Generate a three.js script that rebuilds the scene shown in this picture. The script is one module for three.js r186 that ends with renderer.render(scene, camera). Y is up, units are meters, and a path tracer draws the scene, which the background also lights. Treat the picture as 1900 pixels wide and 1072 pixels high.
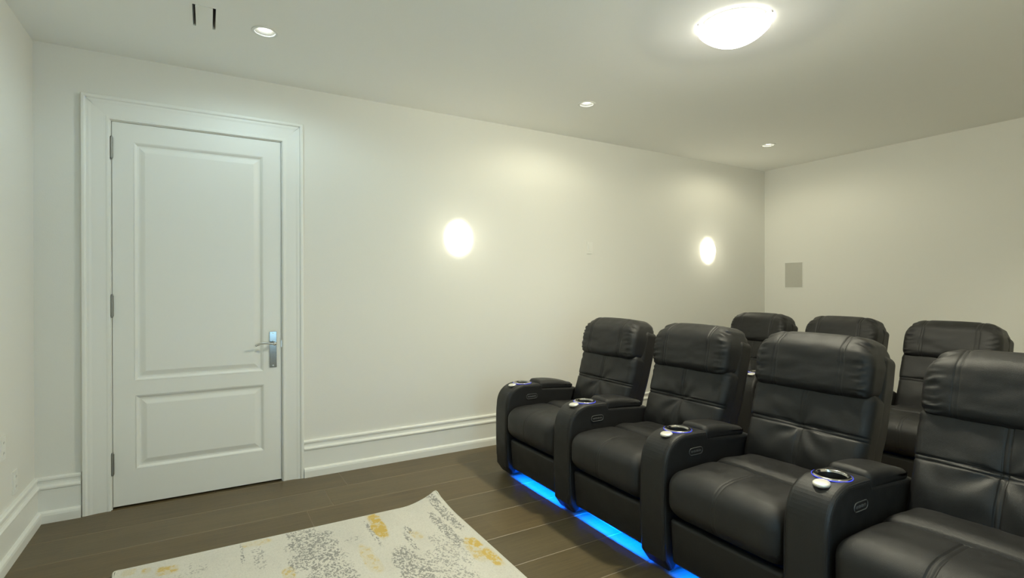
import * as THREE from 'three';
import { mergeGeometries } from 'three/addons/utils/BufferGeometryUtils.js';
import { RectAreaLightUniformsLib } from 'three/addons/lights/RectAreaLightUniformsLib.js';
import { Brush, Evaluator, SUBTRACTION } from 'three-bvh-csg';

// ---------------------------------------------------------------- camera, sky, exposure
const XL = -0.866, XR = 5.983, ZF = -4.008, ZN = 0.32, H = 2.8;   // room: left wall, right wall, door wall, wall behind the camera, ceiling
const scene = new THREE.Scene();
const camera = new THREE.PerspectiveCamera(57.97, 1900 / 1072, 0.05, 60);
camera.rotation.order = 'YXZ';
camera.position.set(0, 1.3646, 0);
camera.rotation.set(-0.003, -0.52947, -0.0018);
scene.background = new THREE.Color().setRGB(2.0, 3.4, 4.3);      // daylight outside the window behind the camera
RectAreaLightUniformsLib.init();
const renderer = new THREE.WebGLRenderer({ antialias: true });
renderer.toneMapping = THREE.LinearToneMapping;
renderer.toneMappingExposure = 1.38;
renderer.shadowMap.enabled = true;
const WARM = new THREE.Color().setRGB(1.0, 0.95, 0.72), COOL = new THREE.Color().setRGB(0.74, 0.98, 1.05);
const P_FIXTURE = 3.0, P_FIXTURE_DOWN = 7.6, P_DOWN = 1.5, P_DOWN_COOL = 1.25, P_DOWN_NEAR = 3.4, P_SCONCE = 0.21, P_STRIP = 1700;

// ---------------------------------------------------------------- helpers
function rng(seed) { let s = seed >>> 0; return () => { s = (s + 0x6d2b79f5) | 0; let t = Math.imul(s ^ (s >>> 15), 1 | s); t = (t + Math.imul(t ^ (t >>> 7), 61 | t)) ^ t; return ((t ^ (t >>> 14)) >>> 0) / 4294967296; }; }
function hash2(x, y, s) { let h = Math.imul(x | 0, 374761393) + Math.imul(y | 0, 668265263) + Math.imul(s | 0, 2147483647 - 5); h = Math.imul(h ^ (h >>> 13), 1274126177); return ((h ^ (h >>> 16)) >>> 0) / 4294967296; }
const fade = t => t * t * (3 - 2 * t), lerp = (a, b, t) => a + (b - a) * t, clamp = (v, a, b) => Math.min(b, Math.max(a, v));
const sstep = (a, b, v) => fade(clamp((v - a) / (b - a), 0, 1));
function vnoise(x, y, s = 0, px = 0, py = 0) {
  const xi = Math.floor(x), yi = Math.floor(y), fx = fade(x - xi), fy = fade(y - yi);
  const w = (a, p) => p ? ((a % p) + p) % p : a;
  const a = hash2(w(xi, px), w(yi, py), s), b = hash2(w(xi + 1, px), w(yi, py), s), c = hash2(w(xi, px), w(yi + 1, py), s), d = hash2(w(xi + 1, px), w(yi + 1, py), s);
  return lerp(lerp(a, b, fx), lerp(c, d, fx), fy);
}
function texture(w, h, fn, srgb) {
  const d = new Uint8Array(w * h * 4);
  for (let y = 0; y < h; y++) for (let x = 0; x < w; x++) {
    const c = fn(x, y), i = (y * w + x) * 4;
    d[i] = clamp(c[0], 0, 1) * 255; d[i + 1] = clamp(c[1], 0, 1) * 255; d[i + 2] = clamp(c[2], 0, 1) * 255; d[i + 3] = 255;
  }
  const t = new THREE.DataTexture(d, w, h);
  t.magFilter = THREE.LinearFilter; t.minFilter = THREE.LinearMipmapLinearFilter; t.generateMipmaps = true;
  t.wrapS = t.wrapT = THREE.RepeatWrapping; if (srgb) t.colorSpace = THREE.SRGBColorSpace; t.needsUpdate = true;
  return t;
}
const names = {};
function numbered(n) { const k = names[n] = (names[n] ?? -1) + 1; return k ? `${n}_${String(k).padStart(3, '0')}` : n; }
function mesh(name, geometry, material, parent) { const m = new THREE.Mesh(geometry, material); m.name = name; m.castShadow = m.receiveShadow = true; parent.add(m); return m; }
function top(name, geometry, material, data) { const m = mesh(numbered(name), geometry, material, scene); Object.assign(m.userData, data); return m; }
function thing(name, label, category, pos = [0, 0, 0], group) { const g = new THREE.Group(); g.name = numbered(name); g.position.set(...pos); g.userData = { label, category }; if (group) g.userData.group = group; scene.add(g); return g; }
function structure(name, geometry, material, label) { return top(name, geometry, material, { kind: 'structure', label, category: name.replace(/_.*/, '') }); }
function metricUV(g) {   // uv in metres, by the way each face points
  if (g.index) g = g.toNonIndexed();
  const p = g.attributes.position, uv = new Float32Array(p.count * 2), a = new THREE.Vector3(), b = new THREE.Vector3(), c = new THREE.Vector3(), n = new THREE.Vector3();
  for (let i = 0; i < p.count; i += 3) {
    a.fromBufferAttribute(p, i); b.fromBufferAttribute(p, i + 1); c.fromBufferAttribute(p, i + 2);
    n.copy(b).sub(a).cross(c.clone().sub(a)); const x = Math.abs(n.x), y = Math.abs(n.y), z = Math.abs(n.z);
    [a, b, c].forEach((v, k) => { const q = (i + k) * 2; if (x >= y && x >= z) { uv[q] = v.z; uv[q + 1] = v.y; } else if (y >= z) { uv[q] = v.x; uv[q + 1] = v.z; } else { uv[q] = v.x; uv[q + 1] = v.y; } });
  }
  g.setAttribute('uv', new THREE.BufferAttribute(uv, 2)); return g;
}
function box(x0, x1, y0, y1, z0, z1) { const g = new THREE.BoxGeometry(x1 - x0, y1 - y0, z1 - z0); g.translate((x0 + x1) / 2, (y0 + y1) / 2, (z0 + z1) / 2); return metricUV(g); }
function merge(list) { return mergeGeometries(list.map(g => { const h = g.index ? g.toNonIndexed() : g.clone(); for (const k of Object.keys(h.attributes)) if (!['position', 'normal', 'uv'].includes(k)) h.deleteAttribute(k); return h; })); }
function lathe(pts, seg = 40) { return new THREE.LatheGeometry(pts.map(p => new THREE.Vector2(p[0], p[1])), seg); }
function tube(pts, r, seg = 40, rs = 8, closed = false) { return new THREE.TubeGeometry(new THREE.CatmullRomCurve3(pts.map(p => new THREE.Vector3(...p)), closed), seg, r, rs, closed); }
function smooth(g) {   // shared normals where corners meet
  const p = g.attributes.position, idx = g.index, acc = new Map(), key = i => `${Math.round(p.getX(i) * 2e4)},${Math.round(p.getY(i) * 2e4)},${Math.round(p.getZ(i) * 2e4)}`;
  const keys = []; for (let i = 0; i < p.count; i++) keys.push(key(i));
  const a = new THREE.Vector3(), b = new THREE.Vector3(), c = new THREE.Vector3(), count = idx ? idx.count : p.count;
  for (let i = 0; i < count; i += 3) {
    const t = [0, 1, 2].map(k => idx ? idx.getX(i + k) : i + k);
    a.fromBufferAttribute(p, t[0]); b.fromBufferAttribute(p, t[1]); c.fromBufferAttribute(p, t[2]); b.sub(a); c.sub(a); b.cross(c);
    for (const k of t) { let v = acc.get(keys[k]); if (!v) acc.set(keys[k], v = new THREE.Vector3()); v.add(b); }
  }
  const n = new Float32Array(p.count * 3);
  for (let i = 0; i < p.count; i++) { const v = acc.get(keys[i]) || a.set(0, 1, 0); const l = v.length() || 1; n[i * 3] = v.x / l; n[i * 3 + 1] = v.y / l; n[i * 3 + 2] = v.z / l; }
  g.setAttribute('normal', new THREE.BufferAttribute(n, 3)); return g;
}
function samples(h, step, r, extra = []) {   // places along one axis from -h to h: finer round the rounded ends and at each seam
  const s = new Set(), put = v => { if (v >= -h - 1e-9 && v <= h + 1e-9) s.add(Math.round(v * 1e5) / 1e5); };
  const n = Math.max(2, Math.round(2 * (h - r) / step)); for (let i = 0; i <= n; i++) put(-(h - r) + 2 * (h - r) * i / n);
  for (let i = 0; i <= 5; i++) { put(h - r + r * i / 5); put(-h + r - r * i / 5); }
  for (const e of extra) for (let d = -7; d <= 7; d++) put(e + d * 0.003);
  return [...s].sort((a, b) => a - b).filter((v, i, arr) => i === 0 || i === arr.length - 1 || v - arr[i - 1] > 6e-4);
}
function cushion(hx, hy, hz, r, step, seams, deform) {   // a rounded, then shaped box
  const A = [samples(hx, step, r, seams.x), samples(hy, step, r, seams.y), samples(hz, step, r, seams.z)], h = [hx, hy, hz];
  const pos = [], uv = [], idx = [], v = new THREE.Vector3(), q = new THREE.Vector3();
  for (let ax = 0; ax < 3; ax++) for (const sg of [-1, 1]) {
    const u = (ax + 1) % 3, w = (ax + 2) % 3, base = pos.length / 3, nu = A[u].length, nw = A[w].length;
    for (const b of A[w]) for (const a of A[u]) {
      const c = [0, 0, 0]; c[ax] = sg * h[ax]; c[u] = a; c[w] = b;
      // spread the samples in the rounded band evenly over the arc
      const arc = (t, hh) => { const k = Math.abs(t) - (hh - r); return k <= 0 ? t : Math.sign(t) * (hh - r + r * Math.tan(k / r * Math.PI / 4)); };
      c[u] = arc(c[u], h[u]); c[w] = arc(c[w], h[w]);
      v.set(...c); q.set(clamp(c[0], -hx + r, hx - r), clamp(c[1], -hy + r, hy - r), clamp(c[2], -hz + r, hz - r));
      v.sub(q).normalize().multiplyScalar(r).add(q);
      if (deform) deform(v);
      pos.push(v.x, v.y, v.z); uv.push(a + ax * 0.37, b + sg * 0.21);
    }
    for (let j = 0; j < nw - 1; j++) for (let i = 0; i < nu - 1; i++) {
      const a = base + j * nu + i, b = a + 1, c = a + nu, d = c + 1;
      if (sg > 0) idx.push(a, b, d, a, d, c); else idx.push(a, d, b, a, c, d);
    }
  }
  const g = new THREE.BufferGeometry();
  g.setAttribute('position', new THREE.Float32BufferAttribute(pos, 3)); g.setAttribute('uv', new THREE.Float32BufferAttribute(uv, 2)); g.setIndex(idx);
  return smooth(g);
}

// ---------------------------------------------------------------- materials
const paintGrain = texture(256, 256, (x, y) => { const n = 0.5 * vnoise(x / 4, y / 4, 3, 64, 64) + 0.5 * vnoise(x / 2, y / 2, 4, 128, 128); return [n, n, n]; });
const paint = (r, g, b, rough, bump = 0.00025) => { const t = paintGrain.clone(); t.repeat.set(5, 5); return new THREE.MeshStandardMaterial({ color: new THREE.Color().setRGB(r, g, b), roughness: rough, bumpMap: t, bumpScale: bump }); };
const M = {
  wall: paint(0.79, 0.785, 0.73, 0.85), ceiling: paint(0.92, 0.92, 0.87, 0.9),
  trim: new THREE.MeshStandardMaterial({ color: new THREE.Color().setRGB(0.83, 0.835, 0.79), roughness: 0.42 }),
  door: new THREE.MeshStandardMaterial({ color: new THREE.Color().setRGB(0.83, 0.835, 0.79), roughness: 0.4 }),
  steel: new THREE.MeshStandardMaterial({ color: new THREE.Color().setRGB(0.6, 0.6, 0.58), roughness: 0.32, metalness: 1 }),
  hinge: new THREE.MeshStandardMaterial({ color: new THREE.Color().setRGB(0.3, 0.3, 0.28), roughness: 0.5, metalness: 1 }),
  brushed: new THREE.MeshStandardMaterial({ color: new THREE.Color().setRGB(0.27, 0.28, 0.28), roughness: 0.14, metalness: 1 }),
  chrome: new THREE.MeshStandardMaterial({ color: new THREE.Color().setRGB(0.5, 0.49, 0.47), roughness: 0.16, metalness: 1 }),
  satin: new THREE.MeshStandardMaterial({ color: new THREE.Color().setRGB(0.8, 0.78, 0.72), roughness: 0.4, metalness: 0.6 }),
  darkPlastic: new THREE.MeshStandardMaterial({ color: new THREE.Color().setRGB(0.012, 0.012, 0.013), roughness: 0.4 }),
  greyPlastic: new THREE.MeshStandardMaterial({ color: new THREE.Color().setRGB(0.07, 0.07, 0.07), roughness: 0.4 }),
  black: new THREE.MeshStandardMaterial({ color: new THREE.Color().setRGB(0.008, 0.008, 0.008), roughness: 0.9 }),
  cloth: new THREE.MeshStandardMaterial({ color: new THREE.Color().setRGB(0.012, 0.012, 0.013), roughness: 0.9 }),
  grille: new THREE.MeshStandardMaterial({ color: new THREE.Color().setRGB(0.58, 0.575, 0.51), roughness: 0.7 }),
  plate: new THREE.MeshStandardMaterial({ color: new THREE.Color().setRGB(0.82, 0.82, 0.77), roughness: 0.45 }),
  subfloor: new THREE.MeshStandardMaterial({ color: new THREE.Color().setRGB(0.03, 0.025, 0.02), roughness: 0.9 }),
  glass: new THREE.MeshPhysicalMaterial({ color: 0xffffff, transmission: 1, thickness: 0, roughness: 0.02 }),
  glow: new THREE.MeshStandardMaterial({ color: 0xffffff, roughness: 0.4, emissive: new THREE.Color().setRGB(1, 0.96, 0.86), emissiveIntensity: 2.2 }),
  glowBowl: new THREE.MeshStandardMaterial({ color: 0xffffff, roughness: 0.4, emissive: new THREE.Color().setRGB(1, 0.96, 0.86), emissiveIntensity: 6 }),
  glowLamp: new THREE.MeshStandardMaterial({ color: 0xffffff, roughness: 0.4, emissive: new THREE.Color().setRGB(1, 0.97, 0.88), emissiveIntensity: 1.6 }),
  led: new THREE.MeshStandardMaterial({ color: 0x222222, roughness: 0.4, emissive: new THREE.Color().setRGB(0.0, 0.25, 1), emissiveIntensity: 1.5 }),
  ledRing: new THREE.MeshStandardMaterial({ color: 0x222233, roughness: 0.3, emissive: new THREE.Color().setRGB(0.06, 0.09, 0.9), emissiveIntensity: 0.7 }),
};
// leather: pebbled grain
const pebble = texture(512, 512, (x, y) => {
  let best = 9, next = 9; const s = 7, cx = Math.floor(x / s), cy = Math.floor(y / s), P = Math.floor(512 / s);
  for (let j = -1; j <= 1; j++) for (let i = -1; i <= 1; i++) {
    const a = cx + i, b = cy + j, wa = ((a % P) + P) % P, wb = ((b % P) + P) % P;
    const dx = (a + 0.15 + 0.7 * hash2(wa, wb, 7)) * s - x, dy = (b + 0.15 + 0.7 * hash2(wa, wb, 8)) * s - y, d = Math.hypot(dx, dy) / s;
    if (d < best) { next = best; best = d; } else if (d < next) next = d;
  }
  const v = clamp((next - best) * 1.6, 0, 1) * 0.7 + 0.3 * vnoise(x / 20, y / 20, 9, 25, 25); return [v, v, v];
});
pebble.repeat.set(5, 5);
const leatherRough = texture(256, 256, (x, y) => { const v = 0.78 + 0.22 * vnoise(x / 18, y / 18, 12, 14, 14); return [v, v, v]; });
leatherRough.repeat.set(2, 2);
M.leather = new THREE.MeshPhysicalMaterial({ color: new THREE.Color().setRGB(0.014, 0.014, 0.0142), roughness: 0.46, roughnessMap: leatherRough, bumpMap: pebble, bumpScale: 0.0005, specularIntensity: 0.72 });

// wood: three tones of dark stained oak planks, grain along x
const woodMaps = [[0.118, 0.086, 0.040], [0.10, 0.075, 0.036], [0.128, 0.096, 0.047], [0.108, 0.083, 0.042]].map((c, k) => {
  const map = texture(1024, 256, (x, y) => {
    const wob = 6 * vnoise(x / 128, y / 40, 20 + k, 8, 0) + 2 * vnoise(x / 50, y / 20, 24 + k);
    const g1 = vnoise(x / 90, (y + wob) / 3.2, 30 + k), g2 = vnoise(x / 36, (y + wob) / 1.2, 35 + k), g3 = vnoise(x / 200, y / 60, 40 + k);
    const pore = vnoise(x / 16, y / 1.1, 45 + k) > 0.83 ? -0.16 : 0;
    const f = 0.72 + 0.26 * g1 + 0.16 * g2 + 0.22 * g3 + pore; const s = v => Math.pow(v * f, 1 / 2.2);
    return [s(c[0]), s(c[1]), s(c[2])];
  }, true);
  map.repeat.set(0.6, 3);
  return new THREE.MeshPhysicalMaterial({ map, roughness: 0.42, specularIntensity: 0.8 });
});

const plankEdge = new THREE.MeshStandardMaterial({ color: new THREE.Color().setRGB(0.21, 0.165, 0.105), roughness: 0.5 });   // paler wood on the eased edges

// ---------------------------------------------------------------- room shell
const T = 0.16;
{ // floor: planks along x over a dark subfloor
  const floor = new THREE.Group(); floor.name = 'floor'; floor.userData = { kind: 'structure', label: 'dark brown wide plank wooden floor', category: 'floor' }; scene.add(floor);
  mesh('subfloor', box(XL - T, XR + T, -0.1, -0.006, ZF - T, ZN + T), M.subfloor, floor);
  const W = 0.2976, z0 = -3.387 - 3 * W, gap = 0.0003, bev = 0.0028, R = rng(5);
  for (let row = 0; row < 16; row++) {
    const za = Math.max(z0 + row * W, ZF - 0.06), zb = Math.min(z0 + (row + 1) * W, ZN);
    if (zb <= za) continue;
    let x = XL - R() * 2.0;
    while (x < XR) {
      const len = 1.9 + R() * 0.5, xa = Math.max(x, XL), xb = Math.min(x + len, XR); x += len;
      if (xb - xa < 0.05) continue;
      const s = new THREE.Shape(); s.moveTo(xa + gap + bev, -zb + gap + bev); s.lineTo(xb - gap - bev, -zb + gap + bev); s.lineTo(xb - gap - bev, -za - gap - bev); s.lineTo(xa + gap + bev, -za - gap - bev); s.closePath();
      let g = new THREE.ExtrudeGeometry(s, { depth: 0.008, bevelEnabled: true, bevelSize: bev, bevelThickness: 0.002, bevelSegments: 1, steps: 1 });
      g.rotateX(-Math.PI / 2); g.translate(0, -0.010, 0);
      g = metricUV(g); const uv = g.attributes.uv, ou = R() * 3, ov = R() * 3; for (let i = 0; i < uv.count; i++) uv.setXY(i, uv.getX(i) + ou, uv.getY(i) + ov);
      mesh(numbered('plank'), g, [woodMaps[Math.floor(R() * 4)], plankEdge], floor);
    }
  }
}
const DOWN = [[0.286, -3.225], [2.575, -3.235], [4.905, -3.245], [0.286, -0.46], [2.575, -0.46], [4.905, -0.46]];
const VENT = { x0: -0.060, x1: 0.045, z0: -3.342, z1: -3.090 };
{ // ceiling with holes for the downlights and the vent
  const s = new THREE.Shape(); s.moveTo(XL - T, -ZN - T); s.lineTo(XR + T, -ZN - T); s.lineTo(XR + T, -ZF + T); s.lineTo(XL - T, -ZF + T); s.closePath();
  for (const [x, z] of DOWN) { const p = new THREE.Path(); p.absarc(x, -z, 0.056, 0, Math.PI * 2, true); s.holes.push(p); }
  const v = new THREE.Path(); v.moveTo(VENT.x0, -VENT.z0); v.lineTo(VENT.x1, -VENT.z0); v.lineTo(VENT.x1, -VENT.z1); v.lineTo(VENT.x0, -VENT.z1); v.closePath(); s.holes.push(v);
  const g = new THREE.ExtrudeGeometry(s, { depth: 0.14, bevelEnabled: false, curveSegments: 20 }); g.rotateX(-Math.PI / 2); g.translate(0, H, 0);
  const c = merge([metricUV(g), box(XL - T, XR + T, H + 0.14, H + 0.2, ZF - T, ZN + T)]);
  structure('ceiling', c, M.ceiling, 'plain painted cream white ceiling');
}
structure('wall_left', box(XL - T, XL, -0.01, H, ZF - T, ZN + T), M.wall, 'short cream wall beside the door');
structure('wall_right', box(XR, XR + T, -0.01, H, ZF - T, ZN + T), M.wall, 'cream end wall behind the second row of recliners');
const DX0 = -0.5045, DX1 = 0.4558, DY = 2.3925;
structure('wall_front', merge([box(XL, XR, -0.01, H, ZF - T - 0.1, ZF - 0.075), box(XL, DX0, -0.01, H, ZF - 0.075, ZF), box(DX1, XR, -0.01, H, ZF - 0.075, ZF), box(DX0, DX1, DY, H, ZF - 0.075, ZF)]), M.wall, 'long cream wall with the panelled door and two sconces');
const WX0 = 0.55, WX1 = 1.45, WY0 = 0.56, WY1 = 1.9;
structure('wall_back', merge([box(XL, WX0, -0.01, H, ZN, ZN + T), box(WX1, XR, -0.01, H, ZN, ZN + T), box(WX0, WX1, -0.01, WY0, ZN, ZN + T), box(WX0, WX1, WY1, H, ZN, ZN + T)]), M.wall, 'cream wall with a daylight window opposite the door');
{ // the window that tints the door wall and mirrors in the handle plate
  const w = new THREE.Group(); w.name = 'window_1'; w.position.set((WX0 + WX1) / 2, WY0, ZN + 0.08); w.userData = { kind: 'structure', label: 'daylight window opposite the panelled door', category: 'window' }; scene.add(w);
  const a = (WX1 - WX0) / 2, h = WY1 - WY0;
  mesh('window_frame', merge([box(-a, -a + 0.05, 0, h, -0.03, 0.03), box(a - 0.05, a, 0, h, -0.03, 0.03), box(-a + 0.05, a - 0.05, 0, 0.05, -0.03, 0.03), box(-a + 0.05, a - 0.05, h - 0.05, h, -0.03, 0.03)]), M.trim, w);
  mesh('pane', new THREE.PlaneGeometry(2 * a - 0.1, h - 0.1).translate(0, h / 2, 0), M.glass, w);
}
// baseboards: tall moulded board and shoe
const baseProfile = [[0, 0], [0.036, 0], [0.036, 0.045], [0.033, 0.058], [0.026, 0.066], [0.0185, 0.068], [0.0185, 0.192], [0.0255, 0.196], [0.0265, 0.206], [0.022, 0.213], [0.0145, 0.217], [0.012, 0.228], [0.013, 0.240], [0.0185, 0.245], [0.0185, 0.256], [0.013, 0.263], [0, 0.264]];
function moulding(profile, from, to, n) {
  const s = new THREE.Shape(); profile.forEach((p, i) => i ? s.lineTo(p[0], p[1]) : s.moveTo(p[0], p[1])); s.closePath();
  const N = new THREE.Vector3(n[0], 0, n[1]), U = new THREE.Vector3(0, 1, 0), D = new THREE.Vector3().crossVectors(N, U);
  const A = new THREE.Vector3(from[0], 0, from[1]), B = new THREE.Vector3(to[0], 0, to[1]); const start = B.clone().sub(A).dot(D) > 0 ? A : B;
  const g = new THREE.ExtrudeGeometry(s, { depth: A.distanceTo(B), bevelEnabled: false });
  g.applyMatrix4(new THREE.Matrix4().makeBasis(N, U, D).setPosition(start)); return g;
}
const CX0 = -0.648, CX1 = 0.600;   // outer edges of the door casing
structure('baseboard_front', merge([moulding(baseProfile, [XL, ZF], [CX0 - 0.004, ZF], [0, 1]), moulding(baseProfile, [CX1, ZF], [XR, ZF], [0, 1])]), M.trim, 'tall moulded white baseboard along the door wall');
structure('baseboard_left', moulding(baseProfile, [XL, ZF], [XL, ZN], [1, 0]), M.trim, 'tall moulded white baseboard on the short wall');
structure('baseboard_right', moulding(baseProfile, [XR, ZF], [XR, ZN], [-1, 0]), M.trim, 'white baseboard on the end wall behind the recliners');
structure('baseboard_back', moulding(baseProfile, [XL, ZN], [XR, ZN], [0, -1]), M.trim, 'white baseboard on the wall opposite the door');
{ // door casing: three mitred boards
  const prof = [[0, 0], [0, 0.013], [0.004, 0.0155], [0.014, 0.0155], [0.02, 0.0135], [0.028, 0.0135], [0.088, 0.0165], [0.1, 0.019], [0.112, 0.0195], [0.116, 0.026], [0.122, 0.029], [0.133, 0.0285], [0.137, 0.025], [0.137, 0]];
  const x0 = DX0 - 0.006, x1 = DX1 + 0.006, y1 = DY + 0.006;
  const P = [[x0, 0, -1, 0], [x0, y1, -1, 1], [x1, y1, 1, 1], [x1, 0, 1, 0]];
  const casing = new THREE.Group(); casing.name = 'trim_1'; casing.position.set(0, 0, ZF); casing.userData = { kind: 'structure', label: 'wide moulded white casing round the door', category: 'trim' }; scene.add(casing);
  for (let k = 0; k < 3; k++) {
    const a = P[k], b = P[k + 1], pos = [];
    const at = (p, t) => [p[0] + p[2] * t[0], p[1] + p[3] * t[0], t[1]];
    for (let i = 0; i < prof.length - 1; i++) { const A = at(a, prof[i]), B = at(b, prof[i]), C = at(a, prof[i + 1]), D = at(b, prof[i + 1]); pos.push(...A, ...C, ...B, ...C, ...D, ...B); }
    for (const e of [a, b]) for (let i = 1; i < prof.length - 1; i++) pos.push(...at(e, prof[0]), ...at(e, prof[i]), ...at(e, prof[i + 1]));
    const g = new THREE.BufferGeometry(); g.setAttribute('position', new THREE.Float32BufferAttribute(pos, 3)); g.computeVertexNormals(); g.setAttribute('uv', new THREE.Float32BufferAttribute(new Float32Array(pos.length / 3 * 2), 2));
    mesh('casing_board', g, M.trim, casing);
  }
}

// ---------------------------------------------------------------- door
{
  const d = new THREE.Group(); d.name = 'door_1'; d.position.set(0, 0, ZF - 0.003); d.userData = { kind: 'structure', label: 'white two panel interior door with lever handle', category: 'door' }; scene.add(d);
  const x0 = -0.502, x1 = 0.454, y0 = 0.013, y1 = 2.391, panels = [[-0.392, 0.338, 0.785, 2.275], [-0.386, 0.341, 0.232, 0.690]];
  const s = new THREE.Shape(); s.moveTo(x0, y0); s.lineTo(x1, y0); s.lineTo(x1, y1); s.lineTo(x0, y1); s.closePath();
  for (const [a, b, c, e] of panels) { const p = new THREE.Path(); p.moveTo(a, c); p.lineTo(a, e); p.lineTo(b, e); p.lineTo(b, c); p.closePath(); s.holes.push(p); }
  const leaf = new THREE.ExtrudeGeometry(s, { depth: 0.041, bevelEnabled: true, bevelSize: 0.0012, bevelThickness: 0.0012, bevelOffset: -0.0012, bevelSegments: 1 }); leaf.translate(0, 0, -0.0422 - 0.0012);
  mesh('leaf', leaf, M.door, d);
  const prof = [[0, 0], [0.004, -0.001], [0.010, -0.006], [0.017, -0.0125], [0.026, -0.0135], [0.034, -0.0115], [0.052, -0.005], [0.058, -0.0035]];
  for (const [a, b, c, e] of panels) {
    const pos = [], q = (i, k) => { const [t, z] = prof[i]; return [[a + t, c + t, z], [b - t, c + t, z], [b - t, e - t, z], [a + t, e - t, z]][k % 4]; };
    for (let i = 0; i < prof.length - 1; i++) for (let k = 0; k < 4; k++) { const A = q(i, k), B = q(i, k + 1), C = q(i + 1, k), D = q(i + 1, k + 1); pos.push(...A, ...B, ...D, ...A, ...D, ...C); }
    const n = prof.length - 1, F = [0, 1, 2, 3].map(k => q(n, k)); pos.push(...F[0], ...F[1], ...F[2], ...F[0], ...F[2], ...F[3]);
    const g = new THREE.BufferGeometry(); g.setAttribute('position', new THREE.Float32BufferAttribute(pos, 3)); g.computeVertexNormals(); g.setAttribute('uv', new THREE.Float32BufferAttribute(new Float32Array(pos.length / 3 * 2), 2));
    mesh('panel', g, M.door, d);
  }
  for (const y of [0.281, 1.255, 2.227]) {   // hinges: knuckle and leaves
    const k = new THREE.CylinderGeometry(0.009, 0.009, 0.126, 14); k.translate(-0.5035, y, 0.008);
    const parts = [k]; for (const e of [-0.066, 0.066]) { const f = new THREE.SphereGeometry(0.0068, 10, 6); f.translate(-0.5035, y + e, 0.008); parts.push(f); }
    mesh('hinge', merge(parts), M.hinge, d);
  }
  // handle set: long plate, lever, screws
  const ps = new THREE.Shape(); ps.moveTo(-0.0225, -0.125); ps.lineTo(0.0225, -0.125); ps.lineTo(0.0225, 0.125); ps.lineTo(-0.0225, 0.125); ps.closePath();
  const pg = new THREE.ExtrudeGeometry(ps, { depth: 0.006, bevelEnabled: true, bevelSize: 0.0015, bevelThickness: 0.0015, bevelOffset: -0.0015, bevelSegments: 2 }); pg.translate(0.4, 0.933, -0.001);
  const plate = mesh('handle_plate', pg, M.brushed, d); plate.userData.label = 'brushed steel handle plate';
  const rose = new THREE.CylinderGeometry(0.011, 0.013, 0.05, 20); rose.rotateX(Math.PI / 2); rose.translate(0.404, 0.977, 0.031);
  const lever = tube([[0.408, 0.977, 0.056], [0.392, 0.978, 0.058], [0.36, 0.984, 0.058], [0.33, 0.984, 0.057], [0.305, 0.977, 0.055], [0.292, 0.972, 0.052]], 0.0075, 40, 12);
  const tip = new THREE.SphereGeometry(0.0085, 14, 10); tip.translate(0.291, 0.9715, 0.052);
  const hub = new THREE.SphereGeometry(0.0125, 16, 12); hub.translate(0.405, 0.977, 0.056);
  mesh('lever', merge([rose, lever, tip, hub]), M.steel, d).userData.label = 'curved steel door lever';
  for (const y of [1.045, 0.821]) { const sc = new THREE.CylinderGeometry(0.0045, 0.0045, 0.003, 12); sc.rotateX(Math.PI / 2); sc.translate(0.4, y, 0.0075); mesh('screw', sc, M.steel, d); }
  mesh('latch', box(0.4525, 0.4568, 0.945, 0.995, -0.03, 0.004), M.steel, d);
}

// ---------------------------------------------------------------- lamps
function spot(parent, color, power, y, cone) {
  const l = new THREE.SpotLight(color, power, 0, cone, 0.3, 2); l.position.set(0, y, 0); l.target.position.set(0, y - 1, 0); l.castShadow = true; l.shadow.radius = 1.6; l.shadow.bias = -0.0005; parent.add(l, l.target);
}
const downLabels = ['recessed ceiling downlight beside the slotted vent above the door', 'recessed ceiling downlight between the two wall sconces', 'recessed ceiling downlight above the sconce by the end wall', 'recessed downlight over the rug', 'recessed downlight over the front row by the window wall', 'recessed downlight over the second row by the window wall'];
DOWN.forEach(([x, z], i) => {
  const d = thing('recessed_downlight', downLabels[i], 'downlight', [x, H, z], 'recessed ceiling downlights');
  mesh('trim_ring', lathe([[0.0525, 0.004], [0.0525, -0.002], [0.054, -0.004], [0.066, -0.005], [0.0695, -0.002], [0.0695, 0.0], [0.0555, 0.0005]], 36), M.trim, d);
  mesh('baffle', lathe([[0.0525, 0.002], [0.05, 0.004], [0.034, 0.018], [0.0335, 0.07], [0, 0.07]], 32), M.trim, d);
  mesh('lens', lathe([[0, 0.006], [0.014, 0.0065], [0.024, 0.009], [0.0285, 0.015], [0.029, 0.05], [0, 0.05]], 28), M.glowLamp, d);
  spot(d, i === 0 ? COOL : WARM, i === 0 ? P_DOWN_COOL : i < 3 ? P_DOWN : P_DOWN_NEAR, 0.0055, i < 3 ? 1.5 : 1.0);
});
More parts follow.
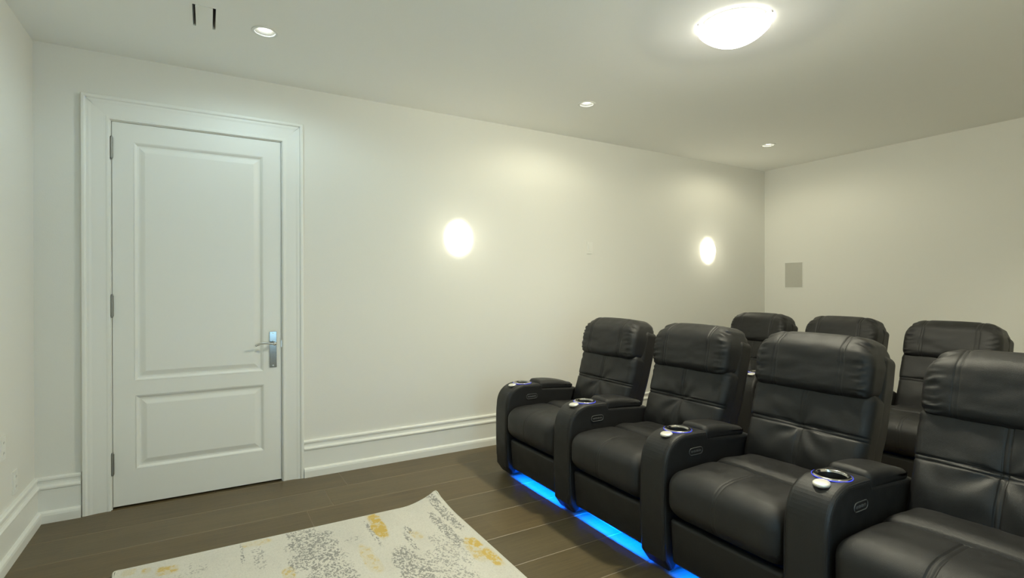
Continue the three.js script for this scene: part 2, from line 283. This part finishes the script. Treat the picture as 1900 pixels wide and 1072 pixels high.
{ // flush ceiling light: shallow glass bowl on clips
  const d = thing('flush_ceiling_light', 'glowing round glass flush mount ceiling light above the recliners', 'ceiling light', [2.485, H, -1.845]);
  mesh('canopy', lathe([[0, 0], [0.17, 0], [0.173, -0.004], [0.173, -0.030], [0.170, -0.034], [0, -0.034]].reverse(), 48), M.trim, d);
  const R = 0.182, pts = []; for (let i = 0; i <= 14; i++) { const t = i / 14; pts.push([R * t, -0.118 + 0.08 * t * t + 0.006 * t ** 8]); }
  pts.push([R, -0.028], [R - 0.004, -0.027]); for (let i = 13; i >= 0; i--) { const t = i / 14; pts.push([(R - 0.004) * t, -0.114 + 0.08 * t * t]); }
  mesh('glass_bowl', lathe(pts, 96), M.glowBowl, d).userData.label = 'glowing frosted glass bowl';
  for (const a of [2.75, 0.66, -1.44]) {   // clips that hold the bowl
    const dx = Math.cos(a), dz = -Math.sin(a), arm = tube([[dx * 0.15, -0.014, dz * 0.15], [dx * 0.185, -0.011, dz * 0.185], [dx * 0.206, -0.013, dz * 0.206], [dx * 0.209, -0.02, dz * 0.209]], 0.003, 20, 8);
    const knob = new THREE.SphereGeometry(0.005, 12, 8); knob.translate(dx * 0.208, -0.019, dz * 0.208);
    mesh('clip', merge([arm, knob]), M.chrome, d);
  }
  const l = new THREE.PointLight(WARM, P_FIXTURE, 0, 2); l.position.set(0, -0.043, 0); l.castShadow = true; l.shadow.radius = 0.4; d.add(l);   // the pan keeps it off the ceiling close by
  const f = new THREE.SpotLight(WARM, P_FIXTURE_DOWN, 0, 1.38, 0.5, 2); f.position.set(0, -0.08, 0); f.target.position.set(0, -1, 0); f.castShadow = true; f.shadow.radius = 5; d.add(f, f.target);
}
function sconce(x, label) {
  const d = thing('wall_sconce', label, 'wall sconce', [x, 1.778, ZF], 'glowing oval wall sconces');
  const back = lathe([[0, 0], [0.062, 0], [0.062, 0.012], [0.055, 0.018], [0, 0.018]].reverse(), 32); back.rotateX(Math.PI / 2); back.scale(0.85, 1.15, 1);
  mesh('back_plate', back, M.steel, d);
  const pts = []; for (let i = 0; i <= 14; i++) { const t = i / 14; pts.push([0.126 * t, 0.08 - 0.065 * Math.pow(t, 2.2)]); } pts.push([0.127, 0.012], [0.124, 0.011]); for (let i = 13; i >= 0; i--) { const t = i / 14; pts.push([0.122 * t, 0.076 - 0.065 * Math.pow(t, 2.2)]); }
  const g = lathe(pts.reverse(), 48); g.rotateX(Math.PI / 2); g.scale(0.79, 1, 1);
  mesh('shade', g, M.glow, d).userData.label = 'glowing frosted glass shade';
  const rim = new THREE.TorusGeometry(0.126, 0.003, 8, 60); rim.scale(0.79, 1, 1); rim.translate(0, 0, 0.014);
  mesh('rim', rim, M.chrome, d);
  const l = new THREE.PointLight(WARM, P_SCONCE, 0, 2); l.position.set(0, 0, 0.032); l.castShadow = true; l.shadow.radius = 1; d.add(l);
}
sconce(1.828, 'glowing oval glass sconce between the door and the wall plate');
sconce(4.935, 'glowing oval glass sconce near the corner with the speaker wall');

// ---------------------------------------------------------------- fittings
{
  const v = thing('ceiling_vent', 'square ceiling vent with two dark slots above the door', 'vent', [(VENT.x0 + VENT.x1) / 2, H, (VENT.z0 + VENT.z1) / 2]);
  const a = (VENT.x1 - VENT.x0) / 2, b = (VENT.z1 - VENT.z0) / 2;
  mesh('housing', merge([box(-a + 0.0005, a - 0.0005, 0.12, 0.138, -b + 0.0005, b - 0.0005), box(-a + 0.0005, -a + 0.002, 0.006, 0.12, -b + 0.0005, b - 0.0005), box(a - 0.002, a - 0.0005, 0.006, 0.12, -b + 0.0005, b - 0.0005)]), M.black, v);
  mesh('centre_panel', box(-a + 0.0135, a - 0.0135, -0.001, 0.02, -b + 0.0015, b - 0.0015), M.ceiling, v);
  mesh('slot_bar', box(-a + 0.003, -a + 0.0055, 0.004, 0.03, -b + 0.003, b - 0.003), M.greyPlastic, v);
}
{
  const s = thing('wall_speaker', 'flush grey in-wall speaker grille on the end wall', 'speaker', [XR, 1.353, -3.635]);
  mesh('frame', merge([box(-0.004, 0, 0, 0.304, -0.111, -0.105), box(-0.004, 0, 0, 0.304, 0.105, 0.111), box(-0.004, 0, 0, 0.006, -0.105, 0.105), box(-0.004, 0, 0.298, 0.304, -0.105, 0.105)]), M.plate, s);
  const holes = texture(64, 64, (x, y) => { const d = Math.hypot((x % 8) - 3.5, (y % 8) - 3.5); const v = d < 2.2 ? 0.1 : 1; return [v, v, v]; }); holes.repeat.set(40, 40);
  const gm = M.grille.clone(); gm.bumpMap = holes; gm.bumpScale = 0.001;
  mesh('grille', box(-0.003, 0, 0.006, 0.298, -0.105, 0.105), gm, s);
}
{
  const s = thing('wall_plate', 'small white wall plate between the two sconces', 'wall plate', [3.222, 1.69, ZF]);
  mesh('cover', box(-0.035, 0.035, 0, 0.115, 0, 0.006), M.plate, s);
  mesh('rocker', box(-0.016, 0.016, 0.024, 0.091, 0.006, 0.0095), M.plate, s);
}
function outlet(y, z, label) {
  const s = thing('wall_outlet', label, 'outlet', [XL, y, z]);
  mesh('cover', box(0, 0.006, 0, 0.117, -0.036, 0.036), M.plate, s);
  for (const k of [0.033, 0.084]) { const f = mesh('socket', box(0.006, 0.008, k - 0.015, k + 0.015, -0.016, 0.016), M.plate, s); mesh('slot', merge([box(0.008, 0.0083, k - 0.004, k + 0.006, -0.0075, -0.0055), box(0.008, 0.0083, k - 0.004, k + 0.006, 0.0055, 0.0075)]), M.darkPlastic, f); }
}
outlet(0.303, -3.64, 'lower white wall outlet just above the baseboard of the short wall');
outlet(0.525, -3.452, 'higher white wall outlet on the short wall');

// ---------------------------------------------------------------- rug
{
  const rx0 = -0.385, rx1 = 1.285, rz0 = -3.115, rz1 = -0.75, W = rx1 - rx0, L = rz1 - rz0, w = 1024, h = 1450;
  const blobs = [   // [x, z, half width, half length, kind, density]; kind 0 grey speckle, 1 ochre
    [0.47, -2.86, 0.13, 0.30, 0, 0.95], [0.50, -2.55, 0.12, 0.24, 0, 0.8], [0.86, -2.44, 0.09, 0.2, 0, 1], [1.23, -2.93, 0.035, 0.26, 0, 1.1], [1.15, -2.72, 0.035, 0.27, 0, 1.0], [0.785, -2.9, 0.014, 0.2, 0, 0.9],
    [0.97, -2.82, 0.02, 0.07, 0, 0.8], [0.935, -2.66, 0.018, 0.14, 0, 0.8], [0.15, -2.96, 0.009, 0.14, 0, 0.9], [0.22, -2.88, 0.03, 0.14, 0, 0.55], [-0.05, -2.95, 0.05, 0.06, 0, 0.4], [0.68, -2.86, 0.05, 0.03, 0, 0.5], [1.0, -2.35, 0.1, 0.2, 0, 0.6], [-0.2, -2.7, 0.2, 0.2, 0, 0.35], [1.09, -2.5, 0.07, 0.22, 0, 0.5],
    [0.835, -2.96, 0.042, 0.17, 1, 1.25], [1.225, -2.5, 0.03, 0.07, 1, 1.2], [1.235, -2.32, 0.03, 0.1, 1, 1.0], [1.19, -2.4, 0.04, 0.13, 1, 0.65], [0.7, -2.6, 0.04, 0.16, 1, 0.5], [-0.325, -3.065, 0.03, 0.035, 1, 0.65], [-0.255, -3.04, 0.02, 0.03, 1, 0.65], [-0.17, -3.0, 0.05, 0.05, 1, 0.85], [0.18, -3.08, 0.03, 0.035, 1, 0.45], [0.25, -3.07, 0.05, 0.035, 1, 0.5], [0.33, -2.66, 0.03, 0.07, 1, 0.7], [0.985, -2.73, 0.03, 0.06, 1, 0.42],
  ];
  const R = rng(77); for (let i = 0; i < 40; i++) blobs.push([rx0 + 0.05 + R() * (W - 0.1), -2.1 + R() * 1.3, 0.02 + R() * 0.12, 0.06 + R() * 0.22, R() < 0.7 ? 0 : 1, 0.45 + R() * 0.5]);
  const cov = [new Float32Array(w * h), new Float32Array(w * h)];
  for (const [bx, bz, bw, bl, k, dn] of blobs) {
    const i0 = Math.max(0, Math.floor((bx - bw * 1.5 - rx0) / W * w)), i1 = Math.min(w - 1, Math.ceil((bx + bw * 1.5 - rx0) / W * w)), j0 = Math.max(0, Math.floor((bz - bl * 1.5 - rz0) / L * h)), j1 = Math.min(h - 1, Math.ceil((bz + bl * 1.5 - rz0) / L * h));
    for (let j = j0; j <= j1; j++) for (let i = i0; i <= i1; i++) {
      const x = rx0 + i / w * W, z = rz0 + j / h * L, e = 0.45 * (vnoise(x * 26, z * 14, 61) - 0.5);
      const d = Math.pow(Math.pow(Math.abs(x - bx) / bw, 3) + Math.pow(Math.abs(z - bz) / bl, 3), 1 / 3) + e; const c = dn * (1 - sstep(0.72, 1.12, d)); const q = j * w + i; if (c > cov[k][q]) cov[k][q] = c;
    }
  }
  const map = texture(w, h, (i, j) => {
    const x = rx0 + i / w * W, z = rz0 + j / h * L, q = j * w + i;
    const base = 1.02 + 0.07 * vnoise(x * 300, z * 300, 50) + 0.05 * (vnoise(x * 9, z * 6, 51) - 0.5);
    let c = [0.79 * base, 0.777 * base, 0.74 * base];
    const sq = 0.55 * vnoise(x * 230 + 2 * vnoise(x * 90, z * 90, 56), z * 170, 52) + 0.45 * vnoise(x * 110, z * 80, 53);
    const gsp = sstep(0.60, 0.70, sq + 0.20 * cov[0][q] - 0.06) * clamp(cov[0][q] * 1.1 + 0.10, 0, 1);
    c = c.map((v, k) => lerp(v, [0.53, 0.525, 0.51][k], gsp * 0.8));
    const o = clamp(cov[1][q], 0, 1) * (0.25 + 0.75 * sstep(0.42, 0.72, 0.6 * vnoise(x * 60, z * 45, 54) + 0.4 * vnoise(x * 180, z * 140, 55) + 0.3 * (cov[1][q] - 0.7)));
    c = c.map((v, k) => lerp(v, [0.80, 0.67, 0.33][k], o * 0.9));
    return c;
  }, true);
  map.wrapS = map.wrapT = THREE.ClampToEdgeWrapping;
  const pile = texture(256, 256, (x, y) => { const v = vnoise(x / 2, y / 2, 70, 128, 128); return [v, v, v]; }); pile.repeat.set(12, 16);
  const lift = (x, z) => { const d = Math.hypot(rx1 - x, z - rz0); return 0.062 * Math.pow(clamp(1 - d / 0.25, 0, 1), 1.7); };
  const mk = (inset, y0, y1, nx, nz) => {
    const g = new THREE.BoxGeometry(W - 2 * inset, y1 - y0, L - 2 * inset, nx, 1, nz); g.translate((rx0 + rx1) / 2, (y0 + y1) / 2, (rz0 + rz1) / 2);
    const p = g.attributes.position, uv = g.attributes.uv;
    for (let i = 0; i < p.count; i++) { const x = p.getX(i), z = p.getZ(i), l = lift(x, z); uv.setXY(i, (x - rx0) / W, (z - rz0) / L); p.setXYZ(i, x - l * 0.5, p.getY(i) + l + 0.0015 * (vnoise(x * 4, z * 4, 90) - 0.5) * (p.getY(i) > y0 + 1e-4 ? 1 : 0), z); }
    g.translate(-(rx0 + rx1) / 2, 0, -(rz0 + rz1) / 2); g.computeVertexNormals(); return g;
  };
  const rug = thing('area_rug', 'cream abstract rug with grey and ochre patches and a curled corner', 'rug', [(rx0 + rx1) / 2, 0, (rz0 + rz1) / 2]);
  mesh('pile', mk(0.004, 0.0008, 0.0095, 84, 118), new THREE.MeshStandardMaterial({ map, roughness: 0.95, bumpMap: pile, bumpScale: 0.0012 }), rug);
  const edge = []; const c0 = (rx0 + rx1) / 2, c1 = (rz0 + rz1) / 2, loop = [[rx0, rz0], [rx1, rz0], [rx1, rz1], [rx0, rz1], [rx0, rz0]];
  for (let k = 0; k < 4; k++) for (let i = 0; i < 40; i++) { const t = i / 40, x = lerp(loop[k][0], loop[k + 1][0], t), z = lerp(loop[k][1], loop[k + 1][1], t), l = lift(x, z); edge.push([x - l * 0.5 - c0, 0.0052 + l, z - c1]); }
  mesh('bound_edge', tube(edge, 0.0045, 640, 8, true), new THREE.MeshStandardMaterial({ color: new THREE.Color().setRGB(0.62, 0.60, 0.53), roughness: 0.9 }), rug);
}

// ---------------------------------------------------------------- recliners
// Chair axes: x from the front of the arms to the back, y up, z across; the arm it brings along stands on its -z side.
const PITCH = 0.743, AW = 0.165;
const armShapes = (() => {
  const s = new THREE.Shape(), b = 0.022;   // outline shrunk by the bevel
  s.moveTo(0.06, 0.018 + b); s.lineTo(0.006 + b, 0.085); s.bezierCurveTo(-0.004 + b, 0.25, -0.004 + b, 0.42, 0.004 + b, 0.52); s.bezierCurveTo(0.012 + b, 0.60, 0.065 + b, 0.652 - b, 0.15, 0.658 - b);
  s.lineTo(0.285, 0.652 - b); s.lineTo(0.3, 0.622 - b); s.lineTo(0.6, 0.598 - b); s.bezierCurveTo(0.67 - b, 0.585 - b, 0.69 - b, 0.55, 0.69 - b, 0.5); s.lineTo(0.68 - b, 0.018 + b); s.closePath();
  const g = new THREE.ExtrudeGeometry(s, { depth: AW - 2 * b, bevelEnabled: true, bevelSize: b, bevelThickness: b, bevelSegments: 5, curveSegments: 14, steps: 4 });
  g.translate(0, 0, -(AW - 2 * b) / 2);
  const cut = new Brush(new THREE.CylinderGeometry(0.054, 0.054, 0.2, 40)); cut.position.set(0.182, 0.66, 0); cut.updateMatrixWorld();
  const body = new Brush(g); body.updateMatrixWorld();
  const ev = new Evaluator(); ev.attributes = ['position', 'normal', 'uv']; ev.useGroups = false;
  const arm = ev.evaluate(body, cut, SUBTRACTION).geometry;
  const lid = cushion(0.155, 0.036, 0.081, 0.026, 0.02, {}, v => {
    const k = (v.x + 0.155) / 0.31; v.y += (v.y > 0 ? 0.010 * (1 - Math.pow(v.z / 0.081, 2)) * (1 - Math.pow(2 * k - 0.8, 2) * 0.6) : 0) - 0.042 * k * k * (v.y > 0 ? 1 : 0.35); if (v.y > 0) v.y += -0.003;
  });
  const pipe = z => tube([[0.004, 0.14, z], [0.0, 0.3, z], [0.005, 0.5, z], [0.022, 0.575, z], [0.06, 0.625, z], [0.12, 0.648, z], [0.2, 0.6515, z], [0.288, 0.648, z]].map(p => [p[0] + 0.0065, p[1] - 0.0055, p[2]]), 0.0035, 70, 8);
  const piping = merge([pipe(AW / 2 - 0.006), pipe(-AW / 2 + 0.006)]);
  const cup = lathe([[0.0, -0.075], [0.044, -0.075], [0.048, -0.07], [0.0515, -0.0], [0.0535, -0.0], [0.0535, -0.08], [0.0, -0.08]].reverse(), 40);
  const ring = lathe([[0.0505, -0.004], [0.0515, 0.003], [0.055, 0.0052], [0.062, 0.004], [0.066, 0.0005], [0.066, -0.0025], [0.053, -0.003]].reverse(), 48);
  const ledRing = new THREE.TorusGeometry(0.0668, 0.0019, 8, 56); ledRing.rotateX(Math.PI / 2);
  const button = lathe([[0, 0.0075], [0.018, 0.0072], [0.026, 0.006], [0.0295, 0.002], [0.0295, -0.006], [0, -0.006]].reverse(), 32);
  // oval control panel with its frame and buttons, on the +z side of the arm
  const oval = (a, b, z0, z1) => { const s = new THREE.Shape(); s.moveTo(-a + b, -b); s.lineTo(a - b, -b); s.absarc(a - b, 0, b, -Math.PI / 2, Math.PI / 2, false); s.lineTo(-a + b, b); s.absarc(-a + b, 0, b, Math.PI / 2, Math.PI * 1.5, false); const g = new THREE.ExtrudeGeometry(s, { depth: z1 - z0, bevelEnabled: false, curveSegments: 12 }); g.translate(0, 0, z0); return g; };
  const framePts = []; for (let i = 0; i < 48; i++) { const a = i / 48 * Math.PI * 2, cx = Math.cos(a) > 0 ? 0.030 : -0.030; framePts.push([cx + 0.0165 * Math.cos(a), 0.0165 * Math.sin(a), 0.0022]); }
  const panelFrame = tube(framePts, 0.0022, 96, 8, true);
  const panelFace = oval(0.0455, 0.0155, -0.001, 0.0012);
  const panelButton = oval(0.0085, 0.0048, 0.0012, 0.0032);
  return { arm, lid, piping, cup, ring, ledRing, button, panelFrame, panelFace, panelButton };
})();
function addArm(chair, z) {
  const a = mesh('arm', armShapes.arm, M.leather, chair); a.position.set(0, 0, z);
  mesh('armrest_lid', armShapes.lid, M.leather, a).position.set(0.442, 0.634, 0);
  mesh('piping', armShapes.piping, M.leather, a);
  mesh('cup_holder', armShapes.cup, M.darkPlastic, a).position.set(0.182, 0.6565, 0);
  mesh('cup_ring', armShapes.ring, M.chrome, a).position.set(0.182, 0.6585, 0);
  const lr = mesh('cup_light', armShapes.ledRing, M.ledRing, a); lr.position.set(0.182, 0.6575, 0); lr.userData.label = 'blue light ring';
  const b = mesh('touch_button', armShapes.button, M.satin, a); b.position.set(0.091, 0.6495, 0.012); b.rotation.z = 0.13;
  const pf = mesh('control_panel', merge([armShapes.panelFace]), M.darkPlastic, a); pf.position.set(0.215, 0.566, AW / 2);
  mesh('control_frame', armShapes.panelFrame, M.greyPlastic, a).position.set(0.215, 0.566, AW / 2);
  for (const k of [-0.027, -0.009, 0.009, 0.027]) mesh('control_button', armShapes.panelButton, M.greyPlastic, a).position.set(0.215 + k, 0.566, AW / 2);
  for (const fx of [0.2, 0.6]) { const f = new THREE.CylinderGeometry(0.022, 0.026, 0.02, 16); f.translate(fx, 0.01, 0); mesh('foot', f, M.darkPlastic, a); }
}
const stitch = d => { const a = Math.abs(d); return a > 0.024 ? 0 : -0.0035 * Math.exp(-Math.pow((a - 0.0085) / 0.0032, 2)) - 0.0035 * Math.exp(-Math.pow(a / 0.016, 2)); };
function backShapes(seed) {
  const nz = (x, y, k) => vnoise(x, y, seed * 31 + k) - 0.5;
  const wide = s => lerp(0.975, 1.0, sstep(0.2, 0.33, s));
  // backrest: x forward is negative, y runs up the back from -0.05 to 0.475
  const S0 = 0.262, cy = 0.2125;
  const back = cushion(0.065, 0.2625, 0.290, 0.042, 0.013, { x: [], y: [S0 - cy], z: [0] }, v => {
    const s = v.y + cy, front = sstep(0.0, -0.04, v.x), z = v.z;
    const edge = 1 - Math.pow(Math.abs(z) / 0.29, 4);
    let out = 0.014 * edge * Math.cos((s - 0.36) * 5) + 0.022 * edge * Math.exp(-Math.pow((s - 0.13) / 0.1, 2));
    out += stitch(s - S0) * 1.5 + stitch(z) * (seed === 4 ? 1.2 : 0.4);
    const dx = z, dy = s - S0, rr = Math.hypot(dx, dy), ang = Math.atan2(dy, dx);
    out += -0.012 * Math.exp(-rr * rr / 0.0035);                                              // the tuck where the seams meet
    const folds = Math.sin(ang * 7 + 3.2 * nz(rr * 9, ang * 0.8, 1) + seed) * sstep(0.015, 0.07, rr) * sstep(0.26, 0.09, rr);
    out += 0.0055 * folds * (dy < 0.02 ? 1 : 0.35);
    out += 0.007 * nz(z * 9 + 5, s * 11, 2) + 0.004 * nz(z * 22 + s * 12, s * 20, 3);
    out += 0.004 * Math.sin(s * 150 + 6 * nz(s * 30, z * 4, 4)) * sstep(0.225, 0.275, Math.abs(z)) * sstep(0.3, 0.45, s);
    v.x -= out * front; v.z *= wide(s);
  }); back.translate(0.065, cy, 0);
  const head = cushion(0.108, 0.14, 0.280, 0.05, 0.012, { x: [], y: [], z: [-0.16, 0.16] }, v => {
    const z = v.z, az = Math.abs(z), front = sstep(0.03, -0.05, v.x), k = v.y / 0.14, topSide = sstep(0.0, 0.12, v.y), sd = z > 0 ? 1 : 2;
    let out = 0.010 + 0.010 * sstep(1.0, -0.75, k) + 0.006 * (1 - Math.pow(az / 0.28, 4)) + 0.006 * nz(z * 7, k * 3, 5) + 0.003 * nz(z * 20, k * 9, 6);
    const seam = stitch(az - 0.16) * 0.6;
    const puck = sstep(0.195, 0.235, az + 0.03 * nz(v.y * 40, sd * 5, 9)) * sstep(0.277, 0.25, az) * Math.sin(v.y * 205 + sd + 5 * nz(v.y * 26, az * 18, 7)) * (0.5 + 0.9 * (nz(v.y * 17, sd * 3, 8) + 0.5));
    v.x -= (out + seam + 0.0048 * puck) * front;
    v.x += topSide * topSide * 0.04 * front * sstep(0.3, 1, k);                                  // the top rolls back
    v.y += topSide * (seam + 0.010 * (1 - Math.pow(az / 0.28, 2)) - 0.030 * Math.pow(clamp((az - 0.17) / 0.11, 0, 1), 2.4) * topSide) + 0.0015 * puck * topSide;
    v.z += Math.sign(z) * (0.0025 * puck - 0.016 * topSide * sstep(0.12, 0.277, az) + 0.003 * sstep(0.18, 0.277, az) * (1 - k * k));
  }); head.translate(0.0, 0.14, 0); head.rotateZ(0.14); head.translate(0.093, 0.443, 0);
  return { back, head };
}
const shellShape = (() => { const g = cushion(0.064, 0.455, 0.289, 0.035, 0.03, {}, v => { const s = v.y + 0.215; v.z *= lerp(0.975, 1.0, sstep(0.2, 0.33, s)); v.z *= 1 - 0.02 * sstep(0.5, 0.66, s); }); g.translate(0.123, 0.205, 0); return g; })();
function seatShape(seed) {
  const nz = (x, y, k) => vnoise(x, y, seed * 17 + 100 + k) - 0.5, cx = 0.3, cy = 0.398, hx = 0.313, hy = 0.113;
  const g = cushion(hx, hy, 0.2835, 0.07, 0.014, { x: [0.30 - cx], y: [], z: [0] }, v => {
    const x = v.x + cx, up = sstep(0.0, 0.06, v.y), z = v.z, e = 1 - Math.pow(Math.abs(z) / 0.2835, 4);
    let out = 0.024 * e * (0.4 + 0.6 * sstep(0.0, 0.12, x)) + 0.004 * nz(x * 9, z * 9, 1) + 0.002 * nz(x * 24, z * 24, 2);
    out += -0.016 * Math.exp(-Math.pow((x - 0.3) / 0.012, 2)) - 0.006 * Math.exp(-Math.pow((x - 0.3) / 0.04, 2));
    if (x < 0.3) out += stitch(z) * (seed === 4 ? 0.9 : 0.4);
    out -= 0.03 * sstep(0.28, 0.5, x) * 0.6 - 0.012 * sstep(0.3, 0.36, x);
    const front = sstep(-0.158, -0.278, v.x);
    v.y += out * up; v.x -= front * (0.014 * e * (1 - Math.pow(v.y / hy, 2)) + (v.y > -0.08 ? stitch(z) * (seed === 4 ? 0.8 : 0.3) : 0)); v.x += 0.028 * sstep(-0.02, -0.11, v.y) * front;
  }); g.translate(cx, cy, 0); return g;
}
const footPanel = (() => { const g = cushion(0.024, 0.108, 0.281, 0.018, 0.03, {}, v => { v.x -= 0.006 * (1 - Math.pow(v.z / 0.281, 4)) * (1 - Math.pow(v.y / 0.106, 2)); v.x += -0.008 * v.y / 0.106; }); g.translate(0.056, 0.176, 0); return g; })();
const stripShape = box(-0.0045, 0.0045, -0.004, 0.004, -0.272, 0.272), baseShape = box(0.115, 0.66, 0.095, 0.284, -0.283, 0.283), frameShape = box(0.66, 0.74, 0.06, 0.16, -0.27, 0.27);
function recliner(pos, seed, label, group, tilt, lastArm, backAt = 0.535) {
  const c = thing('recliner', label, 'recliner', pos, group), b = backShapes(seed);
  addArm(c, -PITCH / 2); if (lastArm) addArm(c, PITCH / 2);
  mesh('seat', seatShape(seed), M.leather, c);
  mesh('footrest_panel', footPanel, M.leather, c);
  mesh('base', baseShape, M.cloth, c); mesh('frame_bar', frameShape, M.cloth, c);
  for (const [part, g] of [['back_shell', shellShape], ['backrest', b.back], ['headrest', b.head]]) {
    const m = mesh(part, g, M.leather, c); m.position.set(backAt, 0.45, 0); m.rotation.z = -tilt;
  }
  const strip = mesh('light_strip', stripShape, M.led, c); strip.position.set(0.098, 0.116, 0); strip.userData.label = 'glowing blue light strip';
  const l = new THREE.RectAreaLight(new THREE.Color().setRGB(0.0, 0.09, 1), P_STRIP, 0.5, 0.008); l.position.set(0.098, 0.1115, 0); l.rotation.set(-Math.PI / 2, 0, Math.PI / 2); c.add(l);
}
const TILT = 0.297, first = -2.9385;
['black leather recliner at the sconce wall end of the front row', 'black leather recliner of the front row, second from the sconce wall', 'black leather recliner of the front row, third from the sconce wall', 'black leather recliner of the front row, farthest from the sconce wall']
  .forEach((t, i) => recliner([1.84, 0, first + i * PITCH], i + 1, t, 'front row of recliners', i === 3 ? TILT + 0.08 : TILT, i === 3, [0.55, 0.55, 0.535, 0.495][i]));
['black leather recliner at the sconce wall end of the second row', 'black leather recliner of the second row, second from the sconce wall', 'black leather recliner of the second row, third from the sconce wall']
  .forEach((t, i) => recliner([3.77, 0, first - 0.15 + i * PITCH], i + 5, t, 'second row of recliners', 0.37, i === 2));

renderer.render(scene, camera);
